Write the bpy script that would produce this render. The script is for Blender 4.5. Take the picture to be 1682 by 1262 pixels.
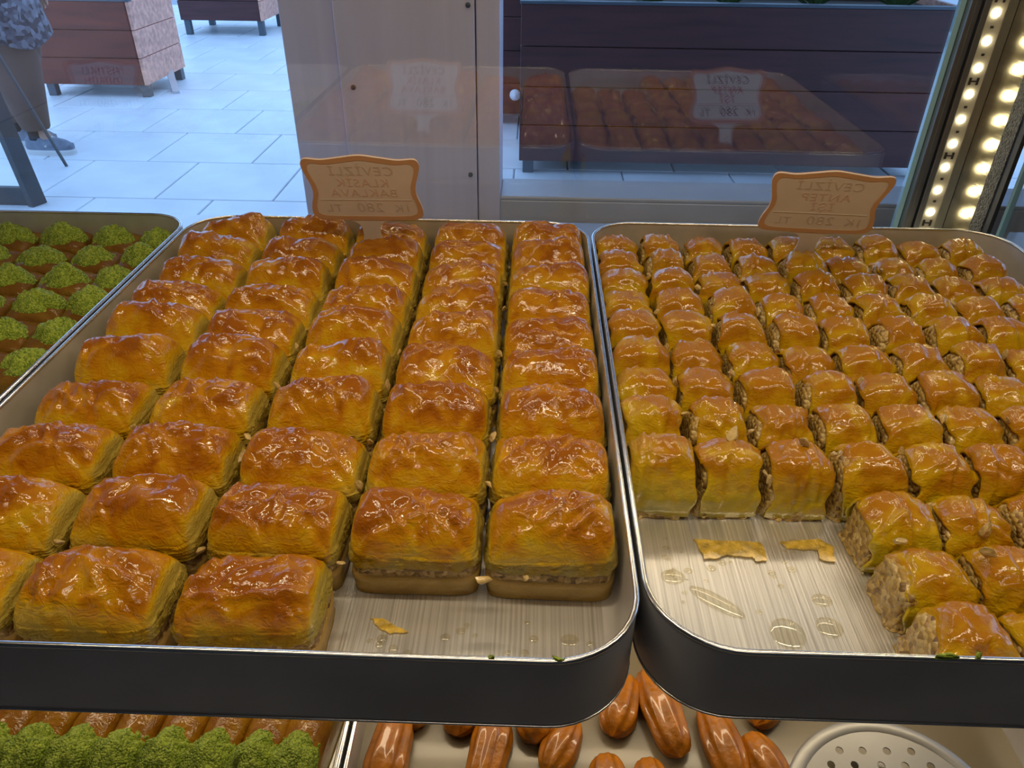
import bpy, bmesh, math, random
import numpy as np
from mathutils import Matrix, Vector, Euler

for o in list(bpy.data.objects): bpy.data.objects.remove(o)
scene = bpy.context.scene
C = scene.collection
PI = math.pi

# ------------------------------------------------------------------ camera
PITCH, ROLL, YAW, FPX = .5834, .0123, -.0237, 1235.5
CAM_H = .325                       # above the rim plane of the trays (z = 0)
fwd = Vector((math.sin(YAW)*math.cos(PITCH), math.cos(YAW)*math.cos(PITCH), -math.sin(PITCH)))
rgt = Vector((math.cos(YAW), -math.sin(YAW), 0)); up = rgt.cross(fwd)
r2 = rgt*math.cos(ROLL) + up*math.sin(ROLL); u2 = r2.cross(fwd)
camd = bpy.data.cameras.new('camera'); cam = bpy.data.objects.new('camera', camd); C.objects.link(cam)
m = Matrix((( r2.x, u2.x, -fwd.x, 0), (r2.y, u2.y, -fwd.y, 0), (r2.z, u2.z, -fwd.z, CAM_H), (0, 0, 0, 1)))
cam.matrix_world = m
camd.sensor_fit = 'HORIZONTAL'; camd.sensor_width = 36; camd.lens = FPX/1682*36
camd.clip_start = .01; camd.clip_end = 200
scene.camera = cam

# ------------------------------------------------------------------ world, exposure, large lights
w = bpy.data.worlds.new('sky'); scene.world = w; w.use_nodes = True
bg = w.node_tree.nodes['Background']; bg.inputs[0].default_value = (.33, .57, 1.0, 1); bg.inputs[1].default_value = 2.45
vs = scene.view_settings
vs.view_transform = 'Standard'; vs.look = 'None'; vs.gamma = 1; vs.exposure = 0.0; vs.use_curve_mapping = False
WARM = (1.0, .80, .52)
def area(name, loc, rot, sx, sy, power, col=WARM):
    l = bpy.data.lights.new(name, 'AREA'); l.shape = 'RECTANGLE'; l.size = sx; l.size_y = sy; l.energy = power; l.color = col
    o = bpy.data.objects.new(name, l); C.objects.link(o); o.location = loc; o.rotation_euler = rot
    return o
BAR1 = (.05, .34, .52); BAR2 = (.05, .90, .52)
area('case_lamp_rear', (BAR1[0], BAR1[1], BAR1[2]-.012), (0, 0, 0), 1.15, .016, 2.9)
area('case_lamp_front', (BAR2[0], BAR2[1], BAR2[2]-.012), (math.radians(-25), 0, 0), 1.15, .016, 1.3)
area('lower_shelf_lamp', (-.05, .44, -.070), (math.radians(-10), 0, 0), .9, .014, .85)
area('shop_ceiling_lamp', (.1, -.6, 1.62), (0, 0, 0), 1.0, .15, 3.5, (1, .86, .66))

# ------------------------------------------------------------------ materials
def mat(name):
    mt = bpy.data.materials.new(name); mt.use_nodes = True
    nt = mt.node_tree; return mt, nt, nt.nodes['Principled BSDF']
def N(nt, typ, **kw):
    n = nt.nodes.new(typ)
    for k, v in kw.items(): setattr(n, k, v)
    return n
def ramp(nt, stops):
    r = nt.nodes.new('ShaderNodeValToRGB'); e = r.color_ramp.elements
    while len(e) > 1: e.remove(e[0])
    e[0].position = stops[0][0]; e[0].color = (*stops[0][1], 1)
    for p, c in stops[1:]:
        x = e.new(p); x.color = (*c, 1)
    return r
def simple(name, col, rough=.5, metal=0, coat=0, noise=0, nscale=20, bump=0, bscale=60, spec=.5):
    mt, nt, b = mat(name)
    b.inputs['Base Color'].default_value = (*col, 1); b.inputs['Roughness'].default_value = rough
    b.inputs['Metallic'].default_value = metal; b.inputs['Coat Weight'].default_value = coat; b.inputs['Coat Roughness'].default_value = .08
    b.inputs['Specular IOR Level'].default_value = spec
    tc = N(nt, 'ShaderNodeTexCoord')
    if noise:
        t = N(nt, 'ShaderNodeTexNoise'); t.inputs['Scale'].default_value = nscale; t.inputs['Detail'].default_value = 5
        nt.links.new(tc.outputs['Object'], t.inputs['Vector'])
        lo = tuple(max(0, c*(1-noise)) for c in col); hi = tuple(min(1, c*(1+noise)) for c in col)
        r = ramp(nt, [(.3, lo), (.7, hi)]); nt.links.new(t.outputs[0], r.inputs[0]); nt.links.new(r.outputs[0], b.inputs['Base Color'])
    if bump:
        t = N(nt, 'ShaderNodeTexNoise'); t.inputs['Scale'].default_value = bscale; t.inputs['Detail'].default_value = 4
        nt.links.new(tc.outputs['Object'], t.inputs['Vector'])
        bp = N(nt, 'ShaderNodeBump'); bp.inputs['Strength'].default_value = bump; bp.inputs['Distance'].default_value = .003
        nt.links.new(t.outputs[0], bp.inputs['Height']); nt.links.new(bp.outputs[0], b.inputs['Normal'])
    return mt

def crust_mat(name, low, mid, top, dark, rough=.5, coat=1.0, cutx=0., wr=.45, crough=.03, sheet=.5):
    mt, nt, b = mat(name); L = nt.links
    tc = N(nt, 'ShaderNodeTexCoord'); oi = N(nt, 'ShaderNodeObjectInfo')
    off = N(nt, 'ShaderNodeVectorMath', operation='ADD'); comb = N(nt, 'ShaderNodeCombineXYZ')
    mu = N(nt, 'ShaderNodeMath', operation='MULTIPLY'); mu.inputs[1].default_value = 7.0
    L.new(oi.outputs['Random'], mu.inputs[0]); 
    for i in range(3): L.new(mu.outputs[0], comb.inputs[i])
    L.new(tc.outputs['Object'], off.inputs[0]); L.new(comb.outputs[0], off.inputs[1])
    n1 = N(nt, 'ShaderNodeTexNoise'); n1.inputs['Scale'].default_value = 45; n1.inputs['Detail'].default_value = 4; n1.inputs['Distortion'].default_value = .6
    L.new(off.outputs[0], n1.inputs['Vector'])
    sep = N(nt, 'ShaderNodeSeparateXYZ'); L.new(tc.outputs['Generated'], sep.inputs[0])
    # browning follows the height within the piece, broken up by noise
    ma = N(nt, 'ShaderNodeMath', operation='MULTIPLY_ADD'); ma.inputs[1].default_value = 1.3; 
    L.new(n1.outputs[0], ma.inputs[0]); 
    sc = N(nt, 'ShaderNodeMath', operation='MULTIPLY_ADD'); sc.inputs[1].default_value = .85; sc.inputs[2].default_value = -.49
    L.new(sep.outputs[2], sc.inputs[0]); L.new(sc.outputs[0], ma.inputs[2])
    rr = N(nt, 'ShaderNodeMath', operation='MULTIPLY_ADD'); rr.inputs[1].default_value = .10; rr.inputs[2].default_value = -.05
    L.new(oi.outputs['Random'], rr.inputs[0])
    ad = N(nt, 'ShaderNodeMath', operation='ADD'); L.new(ma.outputs[0], ad.inputs[0]); L.new(rr.outputs[0], ad.inputs[1])
    # the two cut ends stay pale
    cx_ = N(nt, 'ShaderNodeMath', operation='MULTIPLY_ADD'); cx_.inputs[1].default_value = 2; cx_.inputs[2].default_value = -1; L.new(sep.outputs[0], cx_.inputs[0])
    ca = N(nt, 'ShaderNodeMath', operation='ABSOLUTE'); L.new(cx_.outputs[0], ca.inputs[0])
    cm = N(nt, 'ShaderNodeMapRange'); cm.interpolation_type = 'SMOOTHSTEP'; cm.inputs[1].default_value = .84; cm.inputs[2].default_value = .97; cm.inputs[3].default_value = 0; cm.inputs[4].default_value = cutx
    L.new(ca.outputs[0], cm.inputs[0])
    ad2 = N(nt, 'ShaderNodeMath', operation='SUBTRACT'); L.new(ad.outputs[0], ad2.inputs[0]); L.new(cm.outputs[0], ad2.inputs[1])
    r = ramp(nt, [(.10, low), (.40, mid), (.70, top), (.98, dark)]); L.new(ad2.outputs[0], r.inputs[0])
    L.new(r.outputs[0], b.inputs['Base Color'])
    # fine flakes: thin crinkled layers
    mp = N(nt, 'ShaderNodeMapping'); mp.inputs['Scale'].default_value = (1, 1, 3); L.new(off.outputs[0], mp.inputs[0])
    n2 = N(nt, 'ShaderNodeTexNoise'); n2.inputs['Scale'].default_value = 110; n2.inputs['Detail'].default_value = 5; n2.inputs['Distortion'].default_value = 1.0
    L.new(mp.outputs[0], n2.inputs['Vector'])
    n3 = N(nt, 'ShaderNodeTexNoise'); n3.inputs['Scale'].default_value = 95; n3.inputs['Detail'].default_value = 3; n3.inputs['Distortion'].default_value = 2.0
    L.new(off.outputs[0], n3.inputs['Vector'])
    ab = N(nt, 'ShaderNodeMath', operation='SUBTRACT'); ab.inputs[1].default_value = .5; L.new(n3.outputs[0], ab.inputs[0])
    ab2 = N(nt, 'ShaderNodeMath', operation='ABSOLUTE'); L.new(ab.outputs[0], ab2.inputs[0])
    # torn edges of thin sheets: stepped noise
    n4 = N(nt, 'ShaderNodeTexNoise'); n4.inputs['Scale'].default_value = 38; n4.inputs['Detail'].default_value = 3; n4.inputs['Distortion'].default_value = 1.5
    L.new(off.outputs[0], n4.inputs['Vector'])
    m4 = N(nt, 'ShaderNodeMath', operation='MULTIPLY'); m4.inputs[1].default_value = 9; L.new(n4.outputs[0], m4.inputs[0])
    f4 = N(nt, 'ShaderNodeMath', operation='FLOOR'); L.new(m4.outputs[0], f4.inputs[0])
    b0 = N(nt, 'ShaderNodeBump'); b0.inputs['Strength'].default_value = sheet; b0.inputs['Distance'].default_value = .0009; L.new(f4.outputs[0], b0.inputs['Height'])
    b1 = N(nt, 'ShaderNodeBump'); b1.inputs['Strength'].default_value = wr; b1.inputs['Distance'].default_value = .004; L.new(ab2.outputs[0], b1.inputs['Height'])
    L.new(b0.outputs[0], b1.inputs['Normal'])
    b2 = N(nt, 'ShaderNodeBump'); b2.inputs['Strength'].default_value = .42; b2.inputs['Distance'].default_value = .002
    L.new(n2.outputs[0], b2.inputs['Height']); L.new(b1.outputs[0], b2.inputs['Normal']); L.new(b2.outputs[0], b.inputs['Normal'])
    bc = N(nt, 'ShaderNodeBump'); bc.inputs['Strength'].default_value = wr*.32; bc.inputs['Distance'].default_value = .004; L.new(ab2.outputs[0], bc.inputs['Height']); L.new(b0.outputs[0], bc.inputs['Normal'])
    b.inputs['Roughness'].default_value = rough; b.inputs['Coat Weight'].default_value = coat; b.inputs['Coat IOR'].default_value = 1.5; b.inputs['Coat Roughness'].default_value = crough; b.inputs['Specular IOR Level'].default_value = .1
    L.new(bc.outputs[0], b.inputs['Coat Normal'])
    b.inputs['Subsurface Weight'].default_value = .0
    return mt

def crumb_mat(name, cols, scale=260, bump=.8, rough=.5, coat=.2):
    mt, nt, b = mat(name); L = nt.links
    tc = N(nt, 'ShaderNodeTexCoord')
    v = N(nt, 'ShaderNodeTexVoronoi'); v.inputs['Scale'].default_value = scale; L.new(tc.outputs['Object'], v.inputs['Vector'])
    sp = N(nt, 'ShaderNodeSeparateColor'); L.new(v.outputs['Color'], sp.inputs[0])
    st = [(i/(len(cols)-1), c) for i, c in enumerate(cols)]
    r = ramp(nt, st); L.new(sp.outputs[0], r.inputs[0]); L.new(r.outputs[0], b.inputs['Base Color'])
    bp = N(nt, 'ShaderNodeBump'); bp.inputs['Strength'].default_value = bump; bp.inputs['Distance'].default_value = .0025; bp.invert = True
    L.new(v.outputs['Distance'], bp.inputs['Height']); L.new(bp.outputs[0], b.inputs['Normal'])
    b.inputs['Roughness'].default_value = rough; b.inputs['Coat Weight'].default_value = coat; b.inputs['Coat Roughness'].default_value = .15
    return mt

def brushed(name, col, rough=.3, axis=1, stretch=40, scale=60, bump=.15, var=.15, metal=1):
    mt, nt, b = mat(name); L = nt.links
    tc = N(nt, 'ShaderNodeTexCoord'); mp = N(nt, 'ShaderNodeMapping'); s = [stretch]*3; s[axis] = 1
    mp.inputs['Scale'].default_value = s; L.new(tc.outputs['Object'], mp.inputs[0])
    t = N(nt, 'ShaderNodeTexNoise'); t.inputs['Scale'].default_value = scale/10; t.inputs['Detail'].default_value = 6; L.new(mp.outputs[0], t.inputs['Vector'])
    r = ramp(nt, [(.3, tuple(c*(1-var) for c in col)), (.7, tuple(min(1, c*(1+var)) for c in col))]); L.new(t.outputs[0], r.inputs[0]); L.new(r.outputs[0], b.inputs['Base Color'])
    bp = N(nt, 'ShaderNodeBump'); bp.inputs['Strength'].default_value = bump; bp.inputs['Distance'].default_value = .001
    L.new(t.outputs[0], bp.inputs['Height']); L.new(bp.outputs[0], b.inputs['Normal'])
    b.inputs['Metallic'].default_value = metal; b.inputs['Roughness'].default_value = rough
    return mt

def glass_mat(name, f0=.04, tint=(.95, .98, .98)):
    mt = bpy.data.materials.new(name); mt.use_nodes = True; nt = mt.node_tree; L = nt.links
    for n in list(nt.nodes): nt.nodes.remove(n)
    out = N(nt, 'ShaderNodeOutputMaterial'); mix = N(nt, 'ShaderNodeMixShader')
    tr = N(nt, 'ShaderNodeBsdfTransparent'); tr.inputs[0].default_value = (*tint, 1)
    gl = N(nt, 'ShaderNodeBsdfGlossy'); gl.inputs['Roughness'].default_value = 0.0; gl.inputs[0].default_value = (1, 1, 1, 1)
    ge = N(nt, 'ShaderNodeNewGeometry'); d = N(nt, 'ShaderNodeVectorMath', operation='DOT_PRODUCT')
    L.new(ge.outputs['Normal'], d.inputs[0]); L.new(ge.outputs['Incoming'], d.inputs[1])
    a = N(nt, 'ShaderNodeMath', operation='ABSOLUTE'); L.new(d.outputs['Value'], a.inputs[0])
    s = N(nt, 'ShaderNodeMath', operation='SUBTRACT'); s.inputs[0].default_value = 1; L.new(a.outputs[0], s.inputs[1])
    p = N(nt, 'ShaderNodeMath', operation='POWER'); p.inputs[1].default_value = 5; L.new(s.outputs[0], p.inputs[0])
    f = N(nt, 'ShaderNodeMath', operation='MULTIPLY_ADD'); f.inputs[1].default_value = 1-f0; f.inputs[2].default_value = f0; L.new(p.outputs[0], f.inputs[0])
    L.new(f.outputs[0], mix.inputs[0]); L.new(tr.outputs[0], mix.inputs[1]); L.new(gl.outputs[0], mix.inputs[2]); L.new(mix.outputs[0], out.inputs[0])
    return mt
def emit(name, col, s):
    mt, nt, b = mat(name); b.inputs['Base Color'].default_value = (*col, 1)
    b.inputs['Emission Color'].default_value = (*col, 1); b.inputs['Emission Strength'].default_value = s
    return mt
def plank_mat(name, col, rough=.5):
    mt, nt, b = mat(name); L = nt.links
    tc = N(nt, 'ShaderNodeTexCoord'); oi = N(nt, 'ShaderNodeObjectInfo'); mp = N(nt, 'ShaderNodeMapping'); mp.inputs['Scale'].default_value = (1.5, 14, 14)
    ad = N(nt, 'ShaderNodeVectorMath', operation='ADD'); L.new(tc.outputs['Object'], ad.inputs[0]); L.new(oi.outputs['Random'], ad.inputs[1]); L.new(ad.outputs[0], mp.inputs[0])
    t = N(nt, 'ShaderNodeTexNoise'); t.inputs['Scale'].default_value = 2; t.inputs['Detail'].default_value = 5; L.new(mp.outputs[0], t.inputs['Vector'])
    r = ramp(nt, [(.25, tuple(c*.6 for c in col)), (.75, tuple(min(1, c*1.35) for c in col))]); L.new(t.outputs[0], r.inputs[0]); L.new(r.outputs[0], b.inputs['Base Color'])
    b.inputs['Roughness'].default_value = rough
    return mt

M = {}
M['big_crust'] = crust_mat('big_crust', (.54, .40, .07), (.64, .38, .006), (.54, .22, .0), (.34, .098, .0), cutx=.66)
M['small_crust'] = crust_mat('small_crust', (.38, .30, .02), (.57, .41, .010), (.56, .32, .002), (.43, .17, .001), coat=.9, wr=.35)
M['base_layer'] = crust_mat('base_layer', (.22, .12, .015), (.30, .18, .03), (.38, .24, .05), (.45, .28, .08), rough=.5, coat=.4)
M['walnut_fill'] = crumb_mat('walnut_fill', [(.12, .06, .015), (.36, .22, .06), (.58, .40, .16), (.26, .14, .035)], scale=330)
M['small_fill'] = crumb_mat('small_fill', [(.20, .10, .018), (.50, .31, .06), (.66, .48, .19), (.36, .20, .035)], scale=300, rough=.4, coat=.5)
M['walnut'] = simple('walnut', (.56, .39, .14), .45, coat=.3, noise=.3, nscale=120, bump=.5, bscale=300)
M['pistachio'] = crumb_mat('pistachio', [(.12, .19, .008), (.25, .35, .02), (.42, .52, .06), (.20, .28, .012)], scale=620, bump=.7, rough=.6, coat=0)
M['wrap'] = crust_mat('wrap', (.13, .10, .01), (.19, .125, .013), (.22, .115, .013), (.17, .075, .009), coat=.3)
M['roll'] = crust_mat('roll', (.30, .22, .02), (.40, .23, .012), (.38, .18, .008), (.26, .10, .004), coat=.4)
M['fritter'] = simple('fritter', (.46, .155, .003), .4, coat=.5, noise=.35, nscale=60, bump=.5, bscale=140)
M['syrup'] = simple('syrup', (.24, .20, .13), .30, coat=.15, noise=.12, nscale=8, bump=.1, bscale=15)
def tray_floor_mat():
    mt = brushed('tray_aluminium', (.74, .72, .67), .30, axis=1, stretch=30, scale=40, bump=.35, var=.28)
    return mt
M['alu'] = brushed('tray_aluminium', (.84, .84, .83), .34, axis=1, stretch=130, scale=50, bump=.5, var=.30, metal=.8)
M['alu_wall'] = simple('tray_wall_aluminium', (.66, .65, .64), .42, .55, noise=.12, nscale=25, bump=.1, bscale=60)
M['rim'] = simple('rim_aluminium', (.86, .84, .80), .22, 1, noise=.08, nscale=60)
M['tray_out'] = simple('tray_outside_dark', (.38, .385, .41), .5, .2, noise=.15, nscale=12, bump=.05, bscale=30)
M['steel'] = brushed('stainless_steel', (.80, .76, .90), .45, axis=2, stretch=25, scale=30, bump=.04, var=.05, metal=.25)
M['steel_plain'] = simple('steel_plain', (.60, .60, .62), .4, .4, noise=.06, nscale=10)
M['profile'] = simple('profile_aluminium', (.30, .30, .29), .4, 1, noise=.06, nscale=30)
M['brushed_side'] = brushed('brushed_side_panel', (.70, .64, .48), .22, axis=1, stretch=60, scale=40, bump=.25, var=.08)
M['pcb'] = simple('led_board', (.36, .33, .27), .5)
M['dark_panel'] = simple('dark_panel', (.05, .05, .05), .6)
M['black'] = simple('black_plastic', (.015, .015, .017), .5)
M['led'] = emit('led_chip', (1.0, .90, .58), 26)
M['bar_diffuser'] = emit('bar_diffuser', (1.0, .84, .58), 6)
M['gasket'] = crumb_mat('woven_gasket', [(.012, .012, .014), (.05, .05, .055), (.10, .10, .11)], scale=420, bump=1.0)
M['glass'] = glass_mat('clear_glass', .095, (.97, .98, .98))
M['glass_edge'] = simple('glass_edge', (.35, .62, .72), .1, 0, coat=.5)
M['shelf'] = simple('shelf_steel', (.72, .76, .80), .22, .8, noise=.05)
M['card'] = simple('sign_card', (.74, .68, .62), .55, noise=.04, nscale=30)
M['card_front'] = simple('sign_card_front', (.80, .78, .76), .5)
M['card_border'] = simple('sign_border', (.62, .38, .21), .55, noise=.05, nscale=30)
M['card_border_front'] = simple('sign_border_front', (.72, .33, .20), .5)
M['ink_back'] = simple('ink_show_through', (.60, .53, .46), .6)
M['ink_back_red'] = simple('ink_show_through_red', (.68, .52, .44), .6)
M['ink'] = simple('ink_black', (.03, .03, .04), .6)
M['ink_red'] = simple('ink_red', (.55, .06, .06), .6)
M['paver'] = simple('paver', (.72, .74, .77), .45, noise=.10, nscale=3, bump=.1, bscale=20)
M['grout'] = simple('grout', (.36, .38, .42), .8)
M['wood_shaded'] = plank_mat('planter_wood_shaded', (.15, .022, .008), .55)  # front planks: shade under the awning is put into the colour
M['wood_lit'] = plank_mat('planter_wood_lit', (.80, .36, .25), .55)  # side planks: same wood, painted lighter as if lit by the sky
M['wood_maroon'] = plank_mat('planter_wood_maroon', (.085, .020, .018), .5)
M['leg_metal'] = simple('planter_metal', (.10, .12, .14), .5, .5)
M['board_frame'] = simple('board_frame', (.05, .048, .048), .5, noise=.1)
M['board_face'] = simple('board_face', (.05, .05, .055), .5)
M['shop_wall'] = simple('shop_wall', (.16, .15, .14), .7, noise=.05)
M['shop_floor'] = simple('shop_floor', (.12, .115, .11), .5)
M['awning'] = simple('awning_cloth', (.35, .36, .38), .8)
M['facade'] = simple('facade', (.42, .44, .47), .8, noise=.08, nscale=2)
M['skin'] = simple('skin', (.45, .24, .16), .5)
M['hair'] = simple('hair', (.03, .02, .015), .6)
M['trouser'] = simple('trouser_cloth', (.11, .062, .045), .85, noise=.12, nscale=8, bump=.3, bscale=15)
M['sock'] = simple('sock', (.01, .01, .012), .8)
M['shoe'] = simple('shoe_grey', (.17, .19, .24), .7, noise=.25, nscale=30)
M['sole'] = simple('shoe_sole', (.62, .60, .58), .6)
M['tunic'] = crumb_mat('tunic_print', [(.012, .012, .018), (.05, .05, .07), (.22, .22, .26), (.03, .03, .04)], scale=45, bump=0, rough=.8, coat=0)
M['white_ball'] = simple('white_cap', (.85, .87, .9), .3)
M['perf'] = simple('skimmer_steel', (.50, .50, .49), .5, .6, noise=.06, nscale=30)
M['hole_dark'] = simple('hole_dark', (.02, .02, .02), .7)
M['soil'] = simple('soil', (.05, .035, .02), .9)
M['leaf'] = simple('leaf', (.06, .16, .03), .6, noise=.3)
M['drop'] = None
def drop_mat():
    mt, nt, b = mat('syrup_drop'); b.inputs['Base Color'].default_value = (.95, .90, .72, 1); b.inputs['Roughness'].default_value = .04
    b.inputs['Transmission Weight'].default_value = 1.0; b.inputs['IOR'].default_value = 1.22
    return mt
M['drop'] = glass_mat('syrup_drop', .10, (.93, .91, .83))
M['flake'] = simple('pastry_flake', (.56, .37, .05), .35, coat=.6, noise=.45, nscale=140, bump=.9, bscale=220)

# ------------------------------------------------------------------ object helpers
def meshobj(name, verts, faces, mt, parent=None, smooth=True, loc=None, rot=None):
    me = bpy.data.meshes.new(name); me.from_pydata([tuple(v) for v in verts], [], [tuple(f) for f in faces]); me.update()
    if smooth: me.polygons.foreach_set('use_smooth', [True]*len(me.polygons))
    return link(name, me, mt, parent, loc, rot)
def link(name, me, mt, parent=None, loc=None, rot=None):
    if mt is not None and not me.materials: me.materials.append(mt)
    o = bpy.data.objects.new(name, me); C.objects.link(o)
    if parent: o.parent = parent
    if loc is not None: o.location = loc
    if rot is not None: o.rotation_euler = rot
    return o
def empty(name, loc, rot=(0, 0, 0)):
    o = bpy.data.objects.new(name, None); C.objects.link(o); o.location = loc; o.rotation_euler = rot; o.empty_display_size = .02; return o
def tag(o, label, cat, group=None, kind=None):
    if label: o['label'] = label
    if cat: o['category'] = cat
    if group: o['group'] = group
    if kind: o['kind'] = kind
    return o
def struct(o, label=None):
    o['kind'] = 'structure'
    if label: o['label'] = label
    return o
class MB:
    def __init__(s): s.v = []; s.f = []
    def box(s, x0, x1, y0, y1, z0, z1, mtx=None):
        b = len(s.v)
        pts = [(x0,y0,z0),(x1,y0,z0),(x1,y1,z0),(x0,y1,z0),(x0,y0,z1),(x1,y0,z1),(x1,y1,z1),(x0,y1,z1)]
        if mtx: pts = [tuple(mtx @ Vector(p)) for p in pts]
        s.v += pts
        s.f += [tuple(b+i for i in q) for q in ((0,3,2,1),(4,5,6,7),(0,1,5,4),(1,2,6,5),(2,3,7,6),(3,0,4,7))]
        return s
    def bar(s, a, b, w, h):
        a, b = Vector(a), Vector(b); d = b-a; q = d.to_track_quat('Z', 'Y').to_matrix().to_4x4()
        mt = Matrix.Translation(a) @ q
        return s.box(-w/2, w/2, -h/2, h/2, 0, d.length, mt)
    def tube(s, pts, radii, n=10, cap=True):
        b0 = len(s.v); pts = [Vector(p) for p in pts]
        if not hasattr(radii, '__len__'): radii = [radii]*len(pts)
        for i, p in enumerate(pts):
            t = (pts[min(i+1, len(pts)-1)]-pts[max(i-1, 0)]).normalized(); q = t.to_track_quat('Z', 'Y').to_matrix()
            for k in range(n):
                a = 2*PI*k/n; s.v.append(tuple(p + q @ Vector((math.cos(a)*radii[i], math.sin(a)*radii[i], 0))))
        for i in range(len(pts)-1):
            for k in range(n):
                s.f.append((b0+i*n+k, b0+i*n+(k+1) % n, b0+(i+1)*n+(k+1) % n, b0+(i+1)*n+k))
        if cap:
            s.f.append(tuple(b0+k for k in reversed(range(n)))); s.f.append(tuple(b0+(len(pts)-1)*n+k for k in range(n)))
        return s
    def lathe(s, prof, n=20, c=(0, 0, 0), sy=1, cap=True):
        b0 = len(s.v)
        for r, z in prof:
            for k in range(n):
                a = 2*PI*k/n; s.v.append((c[0]+r*math.cos(a), c[1]+sy*r*math.sin(a), c[2]+z))
        for i in range(len(prof)-1):
            for k in range(n):
                s.f.append((b0+i*n+k, b0+i*n+(k+1) % n, b0+(i+1)*n+(k+1) % n, b0+(i+1)*n+k))
        if cap:
            s.f.append(tuple(b0+k for k in reversed(range(n)))); s.f.append(tuple(b0+(len(prof)-1)*n+k for k in range(n)))
        return s
    def build(s, name, mt, parent=None, smooth=False, bevel=0, loc=None, rot=None):
        o = meshobj(name, s.v, s.f, mt, parent, smooth, loc, rot)
        if bevel:
            bv = o.modifiers.new('bevel', 'BEVEL'); bv.width = bevel; bv.segments = 2; bv.limit_method = 'ANGLE'
        return o
def box(name, x0, x1, y0, y1, z0, z1, mt, parent=None, bevel=0):
    return MB().box(x0, x1, y0, y1, z0, z1).build(name, mt, parent, False, bevel)

# ------------------------------------------------------------------ numpy noise
_rs = np.random.RandomState(7); _P = _rs.rand(64, 64, 64)
def vnoise(x, y, z):
    xi = np.floor(x).astype(int); yi = np.floor(y).astype(int); zi = np.floor(z).astype(int)
    fx, fy, fz = x-xi, y-yi, z-zi
    fx = fx*fx*(3-2*fx); fy = fy*fy*(3-2*fy); fz = fz*fz*(3-2*fz)
    def g(a, b, c): return _P[(xi+a) % 64, (yi+b) % 64, (zi+c) % 64]
    def l(a, b, t): return a+(b-a)*t
    return l(l(l(g(0,0,0), g(1,0,0), fx), l(g(0,1,0), g(1,1,0), fx), fy), l(l(g(0,0,1), g(1,0,1), fx), l(g(0,1,1), g(1,1,1), fx), fy), fz)*2-1
def fbm(p, s, o=3, seed=0):
    t = 0; a = 1; tot = 0
    for i in range(o):
        k = s*2**i; t = t+a*vnoise(p[:, 0]*k+seed*3.7+i*11.3, p[:, 1]*k+seed*5.1+i*7.7, p[:, 2]*k+seed*1.9+i*3.1); tot += a; a *= .5
    return t/tot

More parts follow.
